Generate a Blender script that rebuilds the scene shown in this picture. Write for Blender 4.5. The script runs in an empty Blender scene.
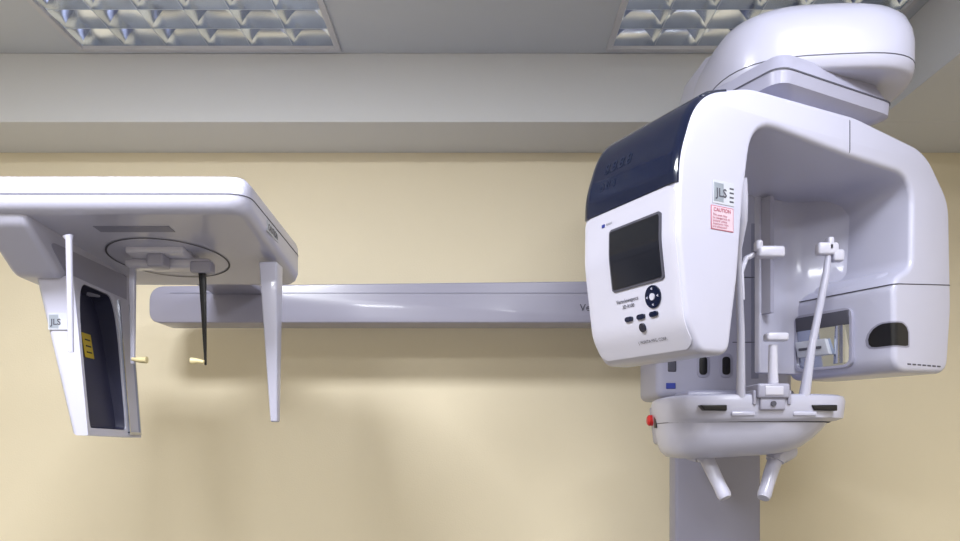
import bpy, math, bmesh
from mathutils import Matrix, Vector
from mathutils.geometry import tessellate_polygon
sc=bpy.context.scene
sc.view_settings.view_transform='Standard'
sc.view_settings.look='None'
sc.view_settings.gamma=.92
sc.view_settings.exposure=.04
ZC=1.45
W=Matrix.Translation((0,0,ZC))
F=Matrix.Translation((.405,1.35,ZC))@Matrix.Rotation(math.radians(28),4,'Z')
rad=math.radians
# ---------------- materials
def mat(name,col,rough=.5,metal=0,noise=0,scale=8,bump=0,bscale=200,emis=0,coat=0,spec=.5):
    m=bpy.data.materials.new(name); m.use_nodes=True; nt=m.node_tree; b=nt.nodes['Principled BSDF']
    b.inputs['Roughness'].default_value=rough; b.inputs['Metallic'].default_value=metal
    b.inputs['Specular IOR Level'].default_value=spec
    b.inputs['Base Color'].default_value=(*col,1)
    if coat: b.inputs['Coat Weight'].default_value=coat; b.inputs['Coat Roughness'].default_value=.08
    tc=nt.nodes.new('ShaderNodeTexCoord')
    n=nt.nodes.new('ShaderNodeTexNoise'); n.inputs['Scale'].default_value=scale; n.inputs['Detail'].default_value=3
    nt.links.new(tc.outputs['Object'],n.inputs['Vector'])
    r=nt.nodes.new('ShaderNodeMapRange'); k=noise if noise else .02
    r.inputs['To Min'].default_value=1-k; r.inputs['To Max'].default_value=1+k
    nt.links.new(n.outputs['Fac'],r.inputs['Value'])
    v=nt.nodes.new('ShaderNodeVectorMath'); v.operation='SCALE'; v.inputs[0].default_value=col
    nt.links.new(r.outputs['Result'],v.inputs['Scale']); nt.links.new(v.outputs['Vector'],b.inputs['Base Color'])
    if bump:
        n2=nt.nodes.new('ShaderNodeTexNoise'); n2.inputs['Scale'].default_value=bscale
        n2.inputs['Detail'].default_value=2 if bscale>50 else 0
        nt.links.new(tc.outputs['Object'],n2.inputs['Vector'])
        bp=nt.nodes.new('ShaderNodeBump'); bp.inputs['Strength'].default_value=bump; bp.inputs['Distance'].default_value=.002 if bscale>50 else .02
        nt.links.new(n2.outputs['Fac'],bp.inputs['Height']); nt.links.new(bp.outputs['Normal'],b.inputs['Normal'])
    if emis: b.inputs['Emission Color'].default_value=(*col,1); b.inputs['Emission Strength'].default_value=emis
    return m
M_wall=mat('wall_paint',(.84,.765,.605),.85,bump=.25,noise=.03,scale=2,spec=.1)
M_soff=mat('soffit_paint',(.69,.70,.73),.8,bump=.15,noise=.02,scale=2,spec=.2)
M_ceil=mat('ceiling_paint',(.62,.645,.69),.85,bump=.2,spec=.2)
M_floor=mat('floor_vinyl',(.15,.15,.165),.5,noise=.06,scale=5)
M_white=mat('white_plastic',(.475,.48,.61),.32,coat=.35)
M_panel=mat('panel_plastic',(.56,.56,.68),.28,coat=.4)
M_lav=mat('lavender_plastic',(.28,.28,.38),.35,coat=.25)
M_arm=mat('side_arm_plastic',(.32,.315,.41),.33,coat=.25)
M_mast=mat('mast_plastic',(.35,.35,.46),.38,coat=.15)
M_grey=mat('grey_plastic',(.22,.225,.31),.4)
M_dgrey=mat('seam_grey',(.08,.08,.11),.6)
M_navy=mat('navy_cover',(.005,.010,.038),.14,coat=.5)
M_digit=mat('unlit_digit',(.018,.026,.06),.3)
M_black=mat('black_plastic',(.008,.008,.012),.35)
M_screen=mat('screen_glass',(.012,.014,.022),.2,coat=.3)
M_chrome=mat('polished_metal',(.62,.65,.72),.13,1)
M_mirror=mat('window_mirror',(.46,.50,.60),.08,1)
M_louv=mat('louver_metal',(.72,.76,.84),.17,1,noise=.15,scale=12,bump=.3,bscale=9)
M_frame=mat('fixture_frame',(.62,.62,.66),.4)
M_house=mat('fixture_housing',(.25,.255,.27),.3,.6)
M_ivory=mat('ivory_plastic',(.72,.63,.38),.4)
M_red=mat('red_plastic',(.6,.03,.03),.4)
M_pink=mat('pink_label',(.56,.45,.54),.5)
M_redt=mat('red_ink',(.42,.14,.20),.5)
M_label=mat('white_label',(.48,.50,.58),.4)
M_silver=mat('silver_label',(.34,.38,.46),.3,.3)
M_blue=mat('blue_label',(.03,.05,.3),.4)
M_yel=mat('yellow_label',(.48,.36,.03),.5)
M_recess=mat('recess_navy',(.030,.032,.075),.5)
M_tube=mat('lamp_tube',(.97,.98,1),.4,emis=14)
# ---------------- builders
class G:
    def __init__(s): s.v=[]; s.f=[]
    def add(s,v,f):
        o=len(s.v); s.v+= [tuple(p) for p in v]; s.f+=[tuple(i+o for i in q) for q in f]; return s
def fillet(pts,seg=6,closed=True):
    out=[]; n=len(pts)
    for i,(x,y,r) in enumerate(pts):
        p=Vector((x,y)); a=Vector(pts[i-1][:2])-p; b=Vector(pts[(i+1)%n][:2])-p
        if r<=0: out.append((x,y)); continue
        ang=a.angle(b); t=r/max(math.tan(ang/2),1e-3); t=min(t,.48*a.length,.48*b.length)
        A=p+a.normalized()*t; B=p+b.normalized()*t
        for k in range(seg+1):
            s=k/seg; q=A*(1-s)**2+p*2*s*(1-s)+B*s*s; out.append((q.x,q.y))
    res=[out[0]]
    for q in out[1:]:
        if (Vector(q)-Vector(res[-1])).length>1e-5: res.append(q)
    if (Vector(res[0])-Vector(res[-1])).length<1e-5: res.pop()
    return res
def inset(poly,d):
    n=len(poly); area=sum(poly[i][0]*poly[(i+1)%n][1]-poly[(i+1)%n][0]*poly[i][1] for i in range(n))/2
    sgn=1 if area>0 else -1; out=[]
    for i in range(n):
        p=Vector(poly[i]); a=(p-Vector(poly[i-1])).normalized(); b=(Vector(poly[(i+1)%n])-p).normalized()
        na=Vector((-a.y,a.x))*sgn; nb=Vector((-b.y,b.x))*sgn; m=(na+nb)
        if m.length<1e-4: m=na
        m.normalize(); k=1/max(m.dot(na),.5)
        q=p+m*d*k; out.append((q.x,q.y))
    return out
def captri(ring2d,off):
    return [tuple(i+off for i in t) for t in tessellate_polygon([[Vector((a,b,0)) for a,b in ring2d]])]
def prism(poly,w0,w1,r=0,seg=4,order='xyz'):
    rings=[]
    if r>0:
        for k in range(seg+1):
            th=k/seg*math.pi/2; rings.append((inset(poly,r*(1-math.sin(th))),w0+r*(1-math.cos(th))))
        for k in range(seg,-1,-1):
            th=k/seg*math.pi/2; rings.append((inset(poly,r*(1-math.sin(th))),w1-r*(1-math.cos(th))))
    else: rings=[(poly,w0),(poly,w1)]
    v=[];f=[];n=len(poly)
    for ring,w in rings:
        for (a,b) in ring:
            v.append({'xyz':(a,w,b),'yxz':(w,a,b),'xy':(a,b,w)}[order])
    for k in range(len(rings)-1):
        for i in range(n):
            j=(i+1)%n; f.append((k*n+i,k*n+j,(k+1)*n+j,(k+1)*n+i))
    f+=captri(rings[0][0],0); f+=captri(rings[-1][0],(len(rings)-1)*n)
    return v,f
def loft(rings,cap=True):
    n=len(rings[0]); v=[p for r in rings for p in r]; f=[]
    for k in range(len(rings)-1):
        for i in range(n):
            j=(i+1)%n; f.append((k*n+i,k*n+j,(k+1)*n+j,(k+1)*n+i))
    if cap: f.append(tuple(range(n))); f.append(tuple(range((len(rings)-1)*n,len(rings)*n)))
    return v,f
def sell(cx,cy,z,hx,hy,e=2.5,n=48):
    out=[]
    for i in range(n):
        t=2*math.pi*i/n; c,s=math.cos(t),math.sin(t)
        out.append((cx+hx*math.copysign(abs(c)**(2/e),c),cy+hy*math.copysign(abs(s)**(2/e),s),z))
    return out
def rbox(x0,x1,y0,y1,z0,z1,r=.004,seg=3):
    bm=bmesh.new(); bmesh.ops.create_cube(bm,size=1)
    for v in bm.verts: v.co=Vector(((x0+x1)/2+v.co.x*(x1-x0),(y0+y1)/2+v.co.y*(y1-y0),(z0+z1)/2+v.co.z*(z1-z0)))
    if r>0: bmesh.ops.bevel(bm,geom=list(bm.edges),offset=r,segments=seg,profile=.5,affect='EDGES')
    bm.verts.index_update(); v=[tuple(q.co) for q in bm.verts]; f=[tuple(q.index for q in p.verts) for p in bm.faces]; bm.free(); return v,f
def hexa(c8,r=.006,seg=3):
    bm=bmesh.new(); vs=[bm.verts.new(p) for p in c8]
    for q in [(0,1,2,3),(7,6,5,4),(0,4,5,1),(1,5,6,2),(2,6,7,3),(3,7,4,0)]: bm.faces.new([vs[i] for i in q])
    bmesh.ops.recalc_face_normals(bm,faces=bm.faces)
    if r>0: bmesh.ops.bevel(bm,geom=list(bm.edges),offset=r,segments=seg,profile=.5,affect='EDGES')
    bm.verts.index_update(); v=[tuple(q.co) for q in bm.verts]; f=[tuple(q.index for q in p.verts) for p in bm.faces]; bm.free(); return v,f
def hx(x0,x1,y0,y1,z0,X0,X1,Y0,Y1,z1,r): return hexa([(x0,y0,z0),(x1,y0,z0),(x1,y1,z0),(x0,y1,z0),(X0,Y0,z1),(X1,Y0,z1),(X1,Y1,z1),(X0,Y1,z1)],r)
def tube(pts,rs,n=16):
    pts=[Vector(p) for p in pts]
    if not isinstance(rs,(list,tuple)): rs=[rs]*len(pts)
    rings=[]; up=None
    for i,p in enumerate(pts):
        d=(pts[min(i+1,len(pts)-1)]-pts[max(i-1,0)]).normalized()
        if up is None: up=Vector((0,0,1)) if abs(d.z)<.9 else Vector((1,0,0))
        a=d.cross(up).normalized(); b=a.cross(d).normalized(); up=b
        rings.append([tuple(p+(a*math.cos(2*math.pi*k/n)+b*math.sin(2*math.pi*k/n))*rs[i]) for k in range(n)])
    return loft(rings)
WM={}
def mk(name,g,m,parent=None,frame=W,smooth=True,label=None,ang=40,bevel=0):
    v,f=(g.v,g.f) if isinstance(g,G) else g
    me=bpy.data.meshes.new(name); 
    mn=Vector([min(p[i] for p in v) for i in range(3)]); mx=Vector([max(p[i] for p in v) for i in range(3)]); c=(mn+mx)/2
    me.from_pydata([tuple(Vector(p)-c) for p in v],[],f)
    bm=bmesh.new(); bm.from_mesh(me); bmesh.ops.recalc_face_normals(bm,faces=bm.faces); bm.to_mesh(me); bm.free()
    me.materials.append(m)
    if smooth:
        me.polygons.foreach_set('use_smooth',[True]*len(me.polygons)); me.set_sharp_from_angle(angle=rad(ang))
    o=bpy.data.objects.new(name,me); sc.collection.objects.link(o)
    MW=frame@Matrix.Translation(c)
    if parent is not None:
        o.parent=parent; o.matrix_parent_inverse=WM[parent.name].inverted()
    o.matrix_basis=MW
    WM[o.name]=MW
    if bevel:
        b=o.modifiers.new('bevel','BEVEL'); b.width=bevel; b.segments=3; b.limit_method='ANGLE'; b.angle_limit=rad(40)
    if label: o['label']=label
    return o
def empty(name,loc,label,cat):
    o=bpy.data.objects.new(name,None); o.empty_display_size=.1; sc.collection.objects.link(o)
    o.location=loc; WM[o.name]=Matrix.Translation(loc); o['label']=label; o['category']=cat; return o
def textmesh(body,size,align='LEFT',bold=0):
    cu=bpy.data.curves.new('t','FONT'); cu.body=body; cu.size=size; cu.align_x=align; cu.offset=bold
    cu.resolution_u=3
    o=bpy.data.objects.new('t',cu); sc.collection.objects.link(o); bpy.context.view_layer.update()
    dg=bpy.context.evaluated_depsgraph_get(); me=bpy.data.meshes.new_from_object(o.evaluated_get(dg))
    v=[(p.co.x,p.co.y) for p in me.vertices]; f=[tuple(p.vertices) for p in me.polygons]
    bpy.data.objects.remove(o); bpy.data.curves.remove(cu); bpy.data.meshes.remove(me); return v,f
def struct(name,g,m,label):
    o=mk(name,g,m,frame=W,smooth=False); o['kind']='structure'; o['label']=label; return o
# ---------------- room (z relative to camera height)
CEIL=1.211; FL=-ZC; XL=-2.5; XR=1.95; YB=-2.6; YW=2.6
struct('wall_back',rbox(XL,XR,YW,YW+.1,FL,CEIL,0),M_wall,'cream painted plaster wall behind the machine')
struct('wall_left',rbox(XL-.1,XL,YB,YW+.1,FL,CEIL,0),M_wall,'cream painted side wall')
struct('wall_right',rbox(XR,XR+.1,YB,YW+.1,FL,CEIL,0),M_wall,'cream painted side wall')
struct('wall_front',rbox(XL,XR,YB-.1,YB,FL,CEIL,0),M_wall,'cream painted wall opposite the machine')
struct('floor',rbox(XL-.1,XR+.1,YB-.1,YW+.1,FL-.1,FL,0),M_floor,'grey vinyl floor')
FX=[(-1.245,-.430),(.390,1.205)]; FY=(1.515,2.330)
g=G(); xs=[XL-.1,FX[0][0],FX[0][1],FX[1][0],FX[1][1],XR+.1]; ys=[YB-.1,FY[0],FY[1],YW+.1]
for i in range(5):
    for j in range(3):
        if j==1 and i in(1,3): continue
        g.add(*rbox(xs[i],xs[i+1],ys[j],ys[j+1],CEIL,CEIL+.02,0))
struct('ceiling',g,M_ceil,'pale grey flat ceiling with recessed light openings')
SB=.995; SY=2.347; SX=1.235
struct('trim_1',rbox(XL,XR,SY,YW,SB,CEIL,.003),M_soff,'off-white boxed soffit along the wall')
struct('trim_2',rbox(SX,XR,YB,SY,SB,CEIL,.003),M_soff,'off-white boxed soffit along the side wall')
# ---------------- ceiling lights
def ceiling_light(x0,x1,label):
    E=empty('ceiling_light',((x0+x1)/2,sum(FY)/2,ZC+CEIL),label,'ceiling light'); E['group']='recessed louvered ceiling lights'
    y0,y1=FY; t=.018; g=G()
    for b in [(x0,x1,y0,y0+t),(x0,x1,y1-t,y1),(x0,x0+t,y0+t,y1-t),(x1-t,x1,y0+t,y1-t)]:
        g.add(*rbox(*b,CEIL-.006,CEIL+.015,.001,1))
    mk('frame',g,M_frame,E)
    g=G(); a,b,c,d=x0+.004,x1-.004,y0+.004,y1-.004; zt=CEIL+.13
    g.add([(a,c,CEIL+.005),(b,c,CEIL+.005),(b,d,CEIL+.005),(a,d,CEIL+.005),(a,c,zt),(b,c,zt),(b,d,zt),(a,d,zt)],[(4,5,6,7),(0,1,5,4),(1,2,6,5),(2,3,7,6),(3,0,4,7)])
    mk('housing',g,M_house,E,smooth=False)
    g=G(); nx,ny=6,8
    def blade(p,q,perp,top):
        hh=[(k/7) for k in range(8)]
        L=[(-(.0012+top*(s**1.8)),CEIL+.004+.058*s) for s in hh]
        prof=L[::-1]+[(-a,z) for a,z in L]
        r1=[(p[0]+perp[0]*k,p[1]+perp[1]*k,z) for k,z in prof]; r2=[(q[0]+perp[0]*k,q[1]+perp[1]*k,z) for k,z in prof]
        g.add(*loft([r1,r2]))
    X0,X1,Y0,Y1=x0+t,x1-t,y0+t,y1-t
    for i in range(nx+1):
        x=X0+(X1-X0)*i/nx; blade((x,Y0),(x,Y1),(1,0),.058)
    for j in range(ny+1):
        y=Y0+(Y1-Y0)*j/ny; blade((X0,y),(X1,y),(0,1),.024)
    mk('louver',g,M_louv,E,ang=60)
    for k in range(4):
        y=Y0+(Y1-Y0)*(k+.5)/4
        mk('lamp_tube',tube([(X0+.02,y,CEIL+.095),(X1-.02,y,CEIL+.095)],.012,12),M_tube,E)
    return E
ceiling_light(*FX[0],'square recessed ceiling light with mirrored louver grid')
ceiling_light(*FX[1],'square recessed ceiling light with mirrored louver, above the scanner head')
# ---------------- machine
Mc=empty('dental_xray_machine',(.73,2.34,0),'white dental panoramic x-ray machine with side arm, standing against cream wall','x-ray machine')
g=G(); g.add(*rbox(.600,.862,2.30,2.385,FL+.03,.93,.010)); 
mk('column',g,M_lav,Mc)
mk('base_plate',rbox(.50,.96,1.95,2.56,FL,FL+.03,.008),M_grey,Mc)
car=mk('carriage',G().add(*rbox(.490,.870,2.08,2.31,.115,.75,.022,5)),M_mast,Mc)
CY=2.08
for (px,py) in ((703,364),(726,364),(672,364)):
    Y=CY; x=(px-480)/750*Y; z=(440-py)/750*Y
    if px==672: mk('indicator',rbox(x-.012,x+.012,Y-.003,Y+.004,z-.022,z+.022,.004),M_dgrey,car)
    else:
        pts=[(x-.011,z-.03,.011),(x+.011,z-.03,.011),(x+.011,z+.02,.011),(x-.011,z+.02,.011)]
        mk('button',prism(fillet(pts),Y-.004,Y+.004,.001,2),M_black,car)
        o=fillet([(x-.018,z-.038,.018),(x+.018,z-.038,.018),(x+.018,z+.03,.018),(x-.018,z+.03,.018)])
        mk('button_bezel',prism(o,Y-.002,Y+.004,.001,2),M_lav,car)
mk('blue_sticker',rbox(.516,.542,CY-.0025,CY+.003,.142,.158,.001,1),M_blue,car,label='small blue sticker')
for z in (.27,.45):
    mk('panel_seam',rbox(.70,.85,CY-.0015,CY+.002,z,z+.002,0),M_dgrey,car)
mk('rail_slot',rbox(.752,.772,CY-.0015,CY+.002,.17,.60,0),M_grey,car)
# overhead
cx,cy=.722,1.72
E_=3.3
def tilt(ring,k=.045): return [(x,y,z+(x-cx)*k) for x,y,z in ring]
g=G(); g.add(*loft([tilt(r) for r in [sell(cx,cy,.752,.14,.14,E_),sell(cx,cy,.750,.194,.186,E_),sell(cx,cy,.752,.205,.200,E_),sell(cx,cy,.758,.210,.206,E_),sell(cx,cy,.775,.2130,.210,E_),
  sell(cx,cy,.825,.2135,.210,E_),sell(cx,cy,.852,.210,.206,E_),sell(cx,cy,.875,.202,.197,E_),sell(cx,cy,.893,.188,.182,3.2),sell(cx,cy,.908,.165,.160,3.1),sell(cx,cy,.920,.130,.126,2.9),sell(cx,cy,.928,.075,.075,2.5),sell(cx,cy,.930,.01,.01,2)]]))
ov=mk('overhead_unit',g,M_white,Mc,ang=60)
mk('cap_seam',loft([tilt(sell(cx,cy,.7765,.2136,.2106,E_)),tilt(sell(cx,cy,.7785,.2137,.2107,E_))]),M_dgrey,ov)
def sect(y,x0,x1,z0,z1,r): return [(a,y,b) for a,b in fillet([(x0,z0,r),(x1,z0,r),(x1,z1,r),(x0,z1,r)],4)]
mk('support_bridge',loft([sect(1.66,.545,.90,.80,.87,.012),sect(1.74,.520,.925,.785,.888,.012),sect(1.90,.518,.93,.78,.903,.012),sect(2.05,.540,.92,.78,.912,.012),sect(2.20,.572,.90,.78,.915,.012),sect(2.335,.598,.87,.78,.915,.012)]),M_white,ov,ang=35)
def slab(hu,hw,z,uc=.375,wc=.145,r=.035): return [(a,b,z) for a,b in fillet([(uc-hu,wc-hw,r),(uc+hu,wc-hw,r),(uc+hu,wc+hw,r),(uc-hu,wc+hw,r)],6)]
mk('pivot_tray',loft([slab(.10,.09,.652),slab(.12,.105,.668),slab(.163,.135,.688),slab(.176,.142,.694),slab(.178,.144,.720),slab(.172,.140,.726),slab(.155,.128,.760)]),M_mast,ov,frame=F,ang=25)
mk('slab_seam',loft([slab(.1792,.1452,.7195),slab(.1792,.1452,.7225)]),M_dgrey,ov,frame=F)
# ---------------- rotating C arm (frame F: u,w,z)
cp=[(-.012,.155,.03),(-.045,.21,.1),(-.065,.36,.2),(-.063,.50,.2),(-.02,.625,.15),(.12,.662,.2),(.42,.668,.3),(.66,.640,.12),(.750,.54,.1),(.758,.30,.2),(.742,.150,.04),
(.550,.145,.04),(.545,.345,.05),(.608,.378,.04),(.612,.575,.06),(.40,.582,.2),(.125,.602,.07),(.10,.45,.2),(.085,.30,.2),(.062,.155,.03)]
prof=fillet(cp,8); RD=.012; DW=.28
arm=mk('rotating_arm',prism(prof,0,DW,RD,5),M_white,Mc,frame=F,ang=50)
i0=min(range(len(prof)),key=lambda i:(prof[i][0]+.0)**2+(prof[i][1]-.155)**2)
chain=[]
for i in range(len(prof)):
    p=prof[(i0+i)%len(prof)]; chain.append(p)
    if p[0]>.2: break
def at_z(z,top=False):
    for a,b in zip(chain,chain[1:]):
        if a[1]<=z<=b[1]:
            t=(z-a[1])/max(b[1]-a[1],1e-6); d=Vector((b[0]-a[0],b[1]-a[1])).normalized()
            return Vector((a[0]+(b[0]-a[0])*t,z)),Vector((-d.y,d.x))
    return Vector(chain[0]),Vector((-1,0))
def S(w,z,off):
    p,n=at_z(z); dd=0
    for q in (w,DW-w):
        if q<RD: dd=RD-math.sqrt(max(0,RD*RD-(RD-q)**2))
    p=p+n*(off-dd); return (p.x,w,p.y)
def patch(w0,w1,z0,z1,off,nw=10,nz=16,under=-.002,r=0):
    n=nw+1
    top=[];bot=[]
    for j in range(nz+1):
        for i in range(nw+1):
            a=i/nw; b=j/nz; z=z0+(z1-z0)*b; e=0
            if r:
                dz=min(z-z0,z1-z)
                if dz<r: e=r-math.sqrt(max(0,r*r-(r-dz)**2))
            w=(w0+e)+(w1-w0-2*e)*a
            top.append(S(w,z,off)); bot.append(S(w,z,under))
    f=[];N=len(top)
    for j in range(nz):
        for i in range(nw):
            k=j*n+i; f.append((k,k+1,k+n+1,k+n)); f.append((N+k,N+k+n,N+k+n+1,N+k+1))
    edge=[i for i in range(n)]+[j*n+nw for j in range(1,nz+1)]+[nz*n+i for i in range(nw-1,-1,-1)]+[j*n for j in range(nz-1,0,-1)]
    for a,b in zip(edge,edge[1:]+edge[:1]): f.append((a,b,N+b,N+a))
    return top+bot,f
mk('control_panel',patch(.006,.274,.166,.4545,.0022,r=.018,nw=30,nz=40),M_panel,arm,frame=F)
mk('dark_cover',patch(.003,.277,.456,.645,.004,r=.0,nw=30,nz=30),M_navy,arm,frame=F,label='glossy dark navy cover')
mk('screen_bezel',patch(.039,.189,.292,.414,.005,r=.006,nz=30),M_dgrey,arm,frame=F)
mk('display_screen',patch(.044,.184,.297,.409,.0065,r=.002,nz=30),M_screen,arm,frame=F,label='dark switched-off display screen')
def disc(w,z,r,off,n=28,rz=None):
    rz=rz or r
    t=[S(w+r*math.cos(2*math.pi*k/n),z+rz*math.sin(2*math.pi*k/n),off) for k in range(n)]
    b=[S(w+r*math.cos(2*math.pi*k/n),z+rz*math.sin(2*math.pi*k/n),0) for k in range(n)]
    return loft([t,b])
mk('navigation_pad',disc(.0745,.266,.021,.005),M_navy,arm,frame=F)
mk('enter_button',disc(.0745,.266,.0065,.007,16),M_panel,arm,frame=F)
for a,b in ((.0145,0),(-.0145,0),(0,.0145),(0,-.0145)):
    mk('arrow_button',disc(.0745+a,.266+b,.0026,.0065,3),M_panel,arm,frame=F)
for w in (.148,.113,.077):
    mk('button',patch(w-.011,w+.011,.230,.2395,.006,6,8,r=.0046),M_navy,arm,frame=F)
mk('button',disc(.113,.215,.008,.006,20),M_navy,arm,frame=F)
def side_text(body,size,w,z,m,off=.0035,bold=0.0):
    v,f=textmesh(body,size,bold=bold)
    return mk('lettering',([S(w-x,z+y,off) for x,y in v],f),m,arm,frame=F,smooth=False)
side_text('Veraviewepocs',.0108,.182,.268,M_dgrey,bold=.0001)
side_text('3D R100',.0098,.165,.2565,M_dgrey,bold=.0001)
side_text('J. MORITA MFG. CORP.',.008,.140,.187,M_dgrey)
side_text('8.8.8.8',.032,.225,.535,M_digit,off=.0048)
side_text('8.8.8',.026,.225,.500,M_digit,off=.0048)
mk('status_light',patch(.206,.214,.4255,.4315,.004,3,3),M_blue,arm,frame=F)
side_text('READY',.006,.2,.4265,M_dgrey)
def face_text(body,size,u,z,m,wf=-.0018,bold=.0002):
    v,f=textmesh(body,size,bold=bold)
    return mk('lettering',([(u+x,wf,z+y) for x,y in v],f),m,arm,frame=F,smooth=False)
mk('sticker',rbox(.018,.072,-.001,.001,.430,.472,.0003,1),M_label,arm,frame=F,label='small silver symbol sticker')
mk('sticker_panel',rbox(.021,.045,-.0014,.001,.434,.468,.0002,1),M_silver,arm,frame=F)
face_text('JLS',.022,.026,.443,M_dgrey,bold=.0003)
for k in range(4): mk('sticker_line',rbox(.060,.070,-.0014,.0005,.436+.008*k,.439+.008*k,0),M_dgrey,arm,frame=F)
mk('warning_label',rbox(.014,.070,-.001,.001,.382,.426,.0003,1),M_redt,arm,frame=F,label='red-bordered warning label')
mk('warning_label',rbox(.0155,.0685,-.0013,.001,.3835,.4245,.0003,1),M_pink,arm,frame=F,label='pink text area of the warning label')
face_text('CAUTION',.0095,.0195,.4155,M_redt,wf=-.0018)
for k,s in enumerate(('This unit may','be dangerous to','patient unless','exposure rules','are observed')):
    face_text(s,.0065,.0175,.407-.0053*k,M_redt,wf=-.0018,bold=0)
def seam(po,pi,wl=.26):
    po=Vector(po);pi=Vector(pi); d=(pi-po).normalized(); pts=[]
    pts.append((po.x,wl,po.y))
    for k in range(7):
        th=k/6*math.pi/2; q=po+d*RD*(1-math.cos(th)); pts.append((q.x,RD*(1-math.sin(th)),q.y))
    for k in range(6,-1,-1):
        th=k/6*math.pi/2; q=pi-d*RD*(1-math.cos(th)); pts.append((q.x,RD*(1-math.sin(th)),q.y))
    pts.append((pi.x,wl,pi.y))
    return tube(pts,.0012,6)
mk('panel_seam',seam((.40,.6635),(.40,.584)),M_dgrey,arm,frame=F)
mk('panel_seam',seam((.7565,.352),(.548,.335)),M_dgrey,arm,frame=F)
for k in range(7):
    mk('vent_slot',rbox(.592+.018*k,.604+.018*k,-.0008,.002,.1635,.1665,0),M_dgrey,arm,frame=F)
sh=fillet([(.63,.279,0),(.435,.279,.004),(.435,.262,.006),(.54,.258,.08),(.608,.16,.07),(.63,.10,0)],10)
mk('inner_shell',prism(sh,.160,.60,.004,2,'xy'),M_white,arm,frame=F)
# raised inner rib following the arch underside
mk('inner_rib',loft([[(.44,y,.30),(.452,y,.30),(.452,y,.575),(.44,y,.575)] for y in (.235,.264)]),M_mast,arm,frame=F)
sw=fillet([(.60,.02,.0),(.560,.05,.03),(.552,.20,.06),(.585,.272,.04),(.62,.272,0)],8)
mk('housing_shoulder',loft([[(a+.0,b,.335) for a,b in sw],[(a+.004,b,.350) for a,b in sw],[(a+.016,b,.366) for a,b in sw],[(a+.036,b,.376) for a,b in sw]]),M_white,arm,frame=F,ang=60)
def port(e0,off,m,name,lab=None):
    rings=[]
    for z,e in ((.203,.60),(.205,.85),(.211,.97),(.222,1),(.234,.92),(.244,.74),(.250,.52),(.253,.3)):
        z=.229+(z-.229)*e0; t=(z-.145)/.2; u0=.550-.005*t-off; wf=-off; R=.013
        ring=[(u0,.050*e*e0+.012,z)]
        for k in range(9):
            th=k/8*math.pi/2; ring.append((u0+R*(1-math.cos(th)),wf+R*(1-math.sin(th)),z))
        ring.append((u0+.013+.034*min(1,e*1.15)*e0,wf,z)); ring.append((u0+.03,.02,z)); rings.append(ring)
    return mk(name,loft(rings),m,arm,frame=F,label=lab)
port(1.12,.0006,M_lav,'port_rim')
port(.98,.0012,M_black,'dark_port','dark curved wedge-shaped recess')
def ring_frame(y0,y1,z0,z1,t,x0,x1,r):
    o=fillet([(y0,z0,r),(y1,z0,r),(y1,z1,r),(y0,z1,r)],6); i=fillet([(y0+t,z0+t,r-t/2),(y1-t,z0+t,r-t/2),(y1-t,z1-t,r-t/2),(y0+t,z1-t,r-t/2)],6)
    n=len(o); v=[(x0,a,b) for a,b in o]+[(x0,a,b) for a,b in i]+[(x1,a,b) for a,b in o]+[(x1,a,b) for a,b in i]; f=[]
    for k in range(n):
        j=(k+1)%n; f+=[(k,j,n+j,n+k),(2*n+k,3*n+k,3*n+j,2*n+j),(k,2*n+k,2*n+j,j),(n+k,n+j,3*n+j,3*n+k)]
    return v,f
mk('window_frame',ring_frame(.095,.250,.165,.300,.006,.538,.560,.022),M_mast,arm,frame=F)
mk('window_plate',hx(.549,.56,.102,.243,.172,.538,.56,.102,.243,.293,0),M_mirror,arm,frame=F,label='mirror-like metal window')
cr=[]
for k in range(9):
    a=k/8; cr.append([(.5485-.012*math.sin(a*math.pi),.104+.05*a*.9,zz) for zz in (.176,.262)])
v=[p for r in cr for p in r]; f=[(2*k,2*k+1,2*k+3,2*k+2) for k in range(8)]
mk('curved_reflector',(v,f),M_chrome,arm,frame=F)
mk('window_shutter',hx(.536,.55,.150,.238,.198,.533,.55,.160,.243,.236,.002),M_label,arm,frame=F)
mk('window_slot',rbox(.532,.546,.170,.232,.214,.220,.001),M_dgrey,arm,frame=F)
mk('window_dark_reflection',hx(.5375,.546,.102,.243,.262,.5345,.546,.102,.243,.294,.001),M_dgrey,arm,frame=F)  # dark reflection across the metal window, put in as a grey band
# ---------------- patient table
tx,ty=.640,1.83
def tilt2(r,k): return [(x,y,z+(x-tx)*k) for x,y,z in r]
tab=mk('chin_rest_table',loft([tilt2(r,k) for r,k in [(sell(tx-.045,ty,-.036,.06,.05,2.4),.06),(sell(tx-.045,ty,-.0355,.11,.105,2.8),.06),(sell(tx-.042,ty,-.031,.135,.128,3),.06),(sell(tx-.036,ty,-.020,.153,.148,3),.05),(sell(tx-.028,ty,-.002,.168,.161,3),.04),(sell(tx-.020,ty,.018,.180,.169,3),.03),
 (sell(tx-.013,ty,.040,.189,.174,3),.01),(sell(tx-.006,ty,.044,.197,.179,3.2),0),(sell(tx,ty,.050,.204,.184,3.4),0),(sell(tx,ty,.088,.206,.186,3.6),0),(sell(tx,ty,.098,.203,.183,3.6),0),(sell(tx,ty,.102,.196,.176,3.4),0),(sell(tx,ty,.102,.17,.155,3.4),0),(sell(tx,ty,.088,.165,.15,3.4),0),(sell(tx,ty,.088,.05,.05,3),0)]]),M_white,Mc,ang=38)
mk('table_seam',loft([sell(tx-.0125,ty,.0395,.1905,.1752,3),sell(tx-.0105,ty,.0415,.1925,.1762,3)]),M_dgrey,tab)
mk('side_step',hx(.445,.50,1.78,1.93,-.012,.438,.50,1.76,1.95,.085,.008),M_mast,tab)
mk('mounting_neck',rbox(.54,.82,1.95,2.15,-.0,.13,.01),M_lav,tab)
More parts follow.
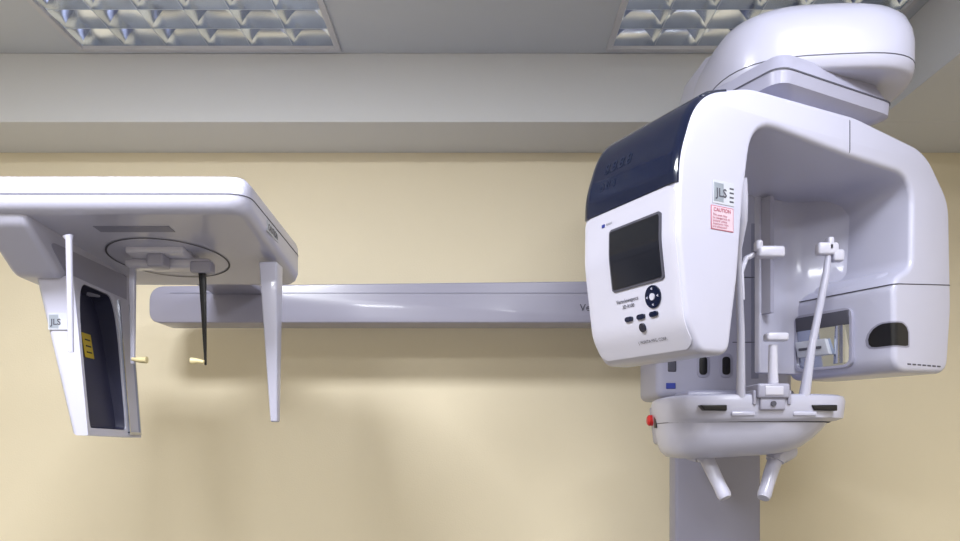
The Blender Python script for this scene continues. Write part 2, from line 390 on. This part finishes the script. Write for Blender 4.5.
def A(px,py,Y): return ((px-480)/750*Y,Y,(440-py)/750*Y)
for pts_ in (((690,449),(704,453),(712,470),(726,499)),((788,449),(777,455),(771,472),(763,499))):
    P=[Vector(A(*q,Y)) for q,Y in zip(pts_,(1.80,1.78,1.77,1.74))]
    d=P[3]-P[2]
    g=G(); g.add(*tube([P[0],P[1].lerp(P[0],.3),P[1],P[1].lerp(P[2],.35)],[.026,.026,.024,.021]))
    g.add(*tube([P[1],P[2],P[2]+d*.55,P[2]+d*.85,P[2]+d*.97,P[3]],[.017,.0165,.0155,.0165,.014,.006]))
    mk('hand_grip',g,M_white,tab)
Yr=1.66
mk('temple_rod',tube([A(743,178,1.5),A(742,200,1.51),A(741,220,1.52),A(736,248,1.56),A(738,270,1.6),A(741,330,1.63),A(741,410,Yr)],[.008,.012,.013,.012,.008,.008,.010]),M_white,tab)
mk('temple_rod',tube([A(829,250,Yr),A(826,275,Yr),A(812,345,Yr),A(802,412,Yr)],[.006,.008,.0085,.013]),M_white,tab)
p=A(829,252,Yr)
g=G(); g.add(*rbox(p[0]-.028,p[0]+.018,p[1]-.012,p[1]+.012,p[2]-.008,p[2]+.02,.006)); g.add(*rbox(p[0]-.006,p[0]+.008,p[1]-.012,p[1]+.012,p[2]+.0,p[2]+.032,.005)); g.add(*rbox(p[0]+.006,p[0]+.03,p[1]-.012,p[1]+.012,p[2]-.022,p[2]+.004,.005))
mk('temple_pad',g,M_panel,tab)
p=A(770,252,Yr); g=G(); g.add(*rbox(p[0]-.03,p[0]+.03,p[1]-.014,p[1]+.014,p[2]-.014,p[2]+.012,.007)); g.add(*rbox(p[0]-.034,p[0]-.018,p[1]-.012,p[1]+.012,p[2],p[2]+.025,.006))
g.add(*tube([(p[0]-.03,p[1]+.01,p[2]-.002),(p[0]-.05,p[1]+.01,p[2]-.012),A(741,272,1.63),A(742,300,1.63)],.006))
mk('forehead_pad',g,M_panel,tab)
g=G(); g.add(*tube([A(773,345,Yr),A(773,388,Yr)],[.009,.012])); p=A(775,338,Yr); g.add(*rbox(p[0]-.024,p[0]+.024,p[1]-.02,p[1]+.01,p[2]-.008,p[2]+.010,.005)); mk('bite_rest',g,M_panel,tab)
p=A(769,396,Yr); mk('chin_block',G().add(*rbox(p[0]-.035,p[0]+.035,p[1]-.03,p[1]+.06,p[2]-.006,p[2]+.026,.005)).add(*rbox(p[0]-.028,p[0]+.028,p[1]-.024,p[1]+.06,p[2]-.032,p[2]-.004,.004)).add(*rbox(p[0]-.042,p[0]-.034,p[1]-.02,p[1]+.05,p[2]-.02,p[2]+.012,.003)).add(*rbox(p[0]+.034,p[0]+.042,p[1]-.02,p[1]+.05,p[2]-.02,p[2]+.012,.003)),M_mast,tab)
mk('chin_plate',rbox(p[0]-.020,p[0]+.020,p[1]-.032,p[1]-.028,p[2]+.000,p[2]+.020,.002),M_panel,tab)
mk('chin_screw',tube([(p[0],p[1]-.028,p[2]-.018),(p[0],p[1]-.020,p[2]-.018)],.006,12),M_dgrey,tab)
for px in (741,802):
    p=A(px,409,Yr); mk('rod_socket',G().add(*tube([(p[0],p[1]+.01,p[2]-.012),(p[0],p[1]+.01,p[2]+.0),(p[0],p[1]+.01,p[2]+.03)],[.022,.021,.012])).add(*rbox(p[0]-.026,p[0]+.026,p[1]-.017,p[1]+.04,p[2]-.016,p[2]-.006,.003)),M_white,tab)
for px,sgn in ((717,-1),(822,1)):
    p=A(px,408,1.644); 
    a0,a1=(-.036,.022) if sgn<0 else (-.022,.034)
    mk('groove',hexa([(p[0]+a0*.75,1.6435,p[2]-.005),(p[0]+a1,1.6435,p[2]-.006),(p[0]+a1,1.67,p[2]-.006),(p[0]+a0*.75,1.67,p[2]-.005),(p[0]+a0,1.6435,p[2]+.007),(p[0]+a1,1.6435,p[2]+.007),(p[0]+a1,1.67,p[2]+.007),(p[0]+a0,1.67,p[2]+.007)],.002),M_black,tab)
mk('emergency_button',tube([(.452,1.92,.05),(.432,1.92,.05),(.428,1.92,.05)],[.014,.014,.010]),M_red,tab,label='red emergency stop button')
mk('indicator_label',rbox(.4365,.4395,1.86,1.885,.03,.07,.001),M_black,tab)
# ---------------- cephalometric side arm
pr=fillet([(-1.015,.360,.036),(.60,.360,.006),(.60,.490,.006),(-1.015,.472,.05)],10)
rail=mk('side_arm',prism(pr,2.30,2.42,.004,3),M_arm,Mc)
mk('grey_strip',rbox(-.95,.56,2.2985,2.303,.450,.4515,0),M_grey,rail)  # thin grey strip along the arm, darker than its plastic
v,f=textmesh('Veraviewepocs',.030,bold=0)
mk('lettering',([(.306+x,2.2985,.396+y) for x,y in v],f),M_dgrey,rail,smooth=False)
mk('arm_mount',rbox(.58,.64,2.29,2.44,.33,.50,.01),M_lav,rail)
# cephalostat head
pl=fillet([(-1.10,1.447,.05),(-.448,1.447,.045),(-.47,1.97,.05),(-1.10,1.97,.05)])
def zb(y): 
    t=(y-1.447)/(1.97-1.447); return .443-.04*t
rings=[]
for d,zk in ((.026,'b'),(.016,'b2'),(.006,'b3'),(0,'b4'),(0,'t1'),(.004,'t15'),(.012,'t2'),(.025,'t3')):
    ring=[]
    for x,y in inset(pl,d):
        b=zb(y); z={'b':b,'b2':b+.0,'b3':b+.008,'b4':b+.022,'t1':.492,'t15':.503,'t2':.512,'t3':.516}[zk]; ring.append((x,y,z))
    rings.append(ring)
ceph=mk('cephalostat_head',loft(rings),M_white,Mc,ang=55)
zs=.474
mk('rim_seam',loft([[(x,y,zs) for x,y in inset(pl,-.0008)],[(x,y,zs+.002) for x,y in inset(pl,-.0008)]]),M_dgrey,ceph)
mk('head_bracket',rbox(-.82,-.66,1.93,2.32,.447,.468,.006),M_lav,ceph)
cx,cy=-.72,1.75
def ringflat(r0,r1,h,sx=1):
    n=64; a=[];b=[]
    for k in range(n):
        t=2*math.pi*k/n
        for r,L in ((r0,a),(r1,b)): 
            x=cx+r*sx*math.cos(t); y=cy-.01+r*math.sin(t); L.append((x,y,zb(y)-h))
    v=a+b; f=[(k,(k+1)%n,n+(k+1)%n,n+k) for k in range(n)]
    return v,f
mk('turntable_ring',ringflat(.138,.1425,.0012,.93),M_dgrey,ceph)
def slant(x0,x1,y0,y1,h,r):
    return hexa([(x0,y0,zb(y0)-h),(x1,y0,zb(y0)-h),(x1,y1,zb(y1)-h),(x0,y1,zb(y1)-h),(x0,y0,zb(y0)+.004),(x1,y0,zb(y0)+.004),(x1,y1,zb(y1)+.004),(x0,y1,zb(y1)+.004)],r)
mk('underside_slot',slant(-.79,-.635,1.530,1.563,.0010,0),M_grey,ceph,smooth=False)
mk('center_mount',slant(-.785,-.655,1.655,1.80,.014,.006),M_panel,ceph)
mk('rod_slider',rbox(-.805,-.612,1.695,1.735,.390,.412,.008),M_panel,ceph)
mk('rod_clamp',G().add(*rbox(-.738,-.700,1.655,1.70,.384,.414,.006)).add(*rbox(-.655,-.608,1.69,1.725,.378,.405,.005)),M_mast,ceph)
mk('guide_rod',tube([A(68,236,1.47),A(69,240,1.47),A(71,352,1.47)],[.010,.0065,.0055]),M_white,ceph)
mk('ear_rod',hx(-.625,-.621,1.70,1.706,.170,-.640,-.624,1.70,1.712,.40,.0012),M_black,ceph,label='black ear rod')
g=G(); g.add(*tube([A(204,362,1.69),A(198,361,1.69),A(191,361,1.69)],[.004,.006,.008])); mk('ear_plug',g,M_ivory,ceph,label='ivory ear plug')
mk('ear_rod',hx(-.793,-.784,1.70,1.708,.172,-.797,-.783,1.70,1.712,.40,.002),M_white,ceph)
g=G(); g.add(*tube([A(132,359,1.69),A(139,360,1.69),A(147,360,1.69)],[.004,.006,.008])); mk('ear_plug',g,M_ivory,ceph,label='ivory ear plug')
mk('nasion_paddle',hx(-.487,-.470,1.74,1.765,.042,-.508,-.466,1.72,1.775,.41,.004),M_white,ceph)
# detector mount + detector
yz=fillet([(1.46,.47,.005),(1.47,.425,.04),(1.58,.345,.05),(1.93,.330,.02),(1.94,.47,.005)],8)
mk('detector_mount',prism(yz,-.985,-.887,.014,5,'yxz'),M_white,ceph)
yz2=fillet([(1.54,.41,.01),(1.61,.353,.02),(1.88,.343,.01),(1.88,.41,.005)])
mk('mount_shade',prism(yz2,-.8875,-.8855,0,1,'yxz'),M_lav,ceph)  # sheet that puts the shade of the mount's inner face into colour
N0,N1=Vector((-.836,1.60,.010)),Vector((-.868,1.60,.350)); F0,F1=Vector((-.856,1.895,.006)),Vector((-.883,1.895,.350))
O=[Vector((-.870,1.60,.010)),Vector((-.915,1.895,.006)),Vector((-.950,1.60,.350)),Vector((-.975,1.895,.350))]
def DI(t,z,off):
    s=(z-.01)/(.335); near=N0.lerp(N1,s); far=F0.lerp(F1,s); p=near.lerp(far,t); return (p.x+off,p.y,p.z)
out2=fillet([(.04,.026,.03),(.70,.026,.03),(.70,.338,.14),(.04,.338,.14)],8)
TC=.37
def pocket(e,off,zc=.18,tc=TC): return [DI(tc+(t-tc)*e,zc+(z-zc)*(1-(1-e)*.35),off) for t,z in out2]
hole=pocket(1,0); nH=len(hole)
flr=[(p[0]-.022-.022*((p[2]-.03)/.3),p[1],p[2]) for p in pocket(.93,0)]
corner=[N0,F0,F1,N1]
bm=bmesh.new()
vc=[bm.verts.new(p) for p in corner]; vh=[bm.verts.new(p) for p in hole]; vf=[bm.verts.new(p) for p in flr]; vo=[bm.verts.new(p) for p in (O[0],O[1],O[3],O[2])]
for k in range(nH): bm.faces.new((vh[k],vh[(k+1)%nH],vf[(k+1)%nH],vf[k]))
bm.faces.new(vf)
q=nH//4
seg=[list(range(i*q,(i+1)*q)) for i in range(4)]
for i in range(4):
    ids=seg[i]
    for a,b in zip(ids,ids[1:]): bm.faces.new((vc[i],vh[a],vh[b]))
    last=ids[-1]; nxt=seg[(i+1)%4][0]
    bm.faces.new((vc[i],vh[last],vh[nxt],vc[(i+1)%4]))
oe=[bm.faces.new((vc[i],vc[(i+1)%4],vo[(i+1)%4],vo[i])) for i in range(4)]
bm.faces.new(vo)
es=[e for e in bm.edges if all(v in vo or v in vc for v in e.verts) and any(v in vo for v in e.verts)]
bmesh.ops.bevel(bm,geom=[e for e in es if e.verts[0] in vo and e.verts[1] in vo],offset=.012,segments=4,profile=.5,affect='EDGES')
bm.verts.index_update(); V=[tuple(x.co) for x in bm.verts]; Fc=[tuple(x.index for x in p.verts) for p in bm.faces]; bm.free()
det=mk('detector',(V,Fc),M_white,ceph,ang=30)
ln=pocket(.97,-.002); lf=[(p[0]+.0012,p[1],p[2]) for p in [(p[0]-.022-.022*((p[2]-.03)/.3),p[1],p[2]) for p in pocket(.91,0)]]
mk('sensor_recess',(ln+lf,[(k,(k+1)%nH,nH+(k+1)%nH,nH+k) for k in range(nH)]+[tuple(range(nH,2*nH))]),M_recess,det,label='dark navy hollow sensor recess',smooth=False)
def dpatch(t0,t1,z0,z1,off):
    a=[DI(t0,z0,off),DI(t1,z0,off),DI(t1,z1,off),DI(t0,z1,off)]; b=[DI(t0,z0,-.003),DI(t1,z0,-.003),DI(t1,z1,-.003),DI(t0,z1,-.003)]
    return loft([a,b])
mk('sensor_frame',G().add(*dpatch(.725,.745,.02,.335,.005)).add(*dpatch(.955,.97,.02,.335,.005)).add(*dpatch(.725,.97,.016,.022,.005)),M_chrome,det,smooth=False,label='thin metallic frame')
def FP(t,z,o): 
    p=DI(t,z,0); return (p[0]-.0200-.022*((z-.03)/.3)+o,p[1],p[2])
def fq(t0,t1,z0,z1,o): return loft([[FP(t0,z0,o),FP(t1,z0,o),FP(t1,z1,o),FP(t0,z1,o)],[FP(t0,z0,0),FP(t1,z0,0),FP(t1,z1,0),FP(t0,z1,0)]])
mk('warning_label',fq(.30,.45,.185,.240,.001),M_yel,det,label='small yellow warning label',smooth=False)
for k in range(3):
    mk('label_line',fq(.34,.42,.196+.014*k,.199+.014*k,.002),M_black,det,smooth=False)
mk('sticker',rbox(-.920,-.876,1.5975,1.601,.235,.270,.0003,1),M_label,det,label='small silver symbol sticker')
mk('sticker_panel',rbox(-.918,-.898,1.597,1.601,.238,.267,.0002,1),M_silver,det)
v,f=textmesh('JLS',.018,bold=.0003); mk('lettering',([(-.914+x,1.5965,.2455+y) for x,y in v],f),M_dgrey,det,smooth=False)
def sx(y,o): return -.448-.022*(y-1.447)/.523+o
mk('side_label',hexa([(sx(1.60,-.002),1.60,.447),(sx(1.60,.0012),1.60,.447),(sx(1.70,.0012),1.70,.447),(sx(1.70,-.002),1.70,.447),(sx(1.60,-.002),1.60,.470),(sx(1.60,.0012),1.60,.470),(sx(1.70,.0012),1.70,.470),(sx(1.70,-.002),1.70,.470)],0),M_label,ceph,label='small grey label')
v,f=textmesh('CAUTION',.019,bold=.0003)
mk('lettering',([(sx(1.605+x,.002),1.605+x,.451+y) for x,y in v],f),M_dgrey,ceph,smooth=False)
# ---------------- lights
def area(x,y,p,s=.6):
    l=bpy.data.lights.new('unseen_ceiling_lamp','AREA'); l.shape='SQUARE'; l.size=s; l.energy=p; l.color=(.95,.97,1)
    o=bpy.data.objects.new('unseen_ceiling_lamp',l); sc.collection.objects.link(o); o.location=(x,y,ZC+CEIL-.012)
area(-.84,.75,50,.45); area(.80,.65,27,.5); area(-.84,-1.0,44,.5); area(.80,-1.0,28,.6)  # unseen lamps added at ceiling height to carry the room's main light
w=bpy.data.worlds.new('w'); sc.world=w; w.use_nodes=True; w.node_tree.nodes['Background'].inputs[0].default_value=(.5,.5,.5,1); w.node_tree.nodes['Background'].inputs[1].default_value=.3
# ---------------- camera
c=bpy.data.cameras.new('camera'); co=bpy.data.objects.new('camera',c); sc.collection.objects.link(co); sc.camera=co
co.location=(0,0,ZC); co.rotation_euler=(rad(90),0,0); c.sensor_width=36; c.lens=750/960*36; c.shift_y=(440-270.5)/960; c.clip_start=.02
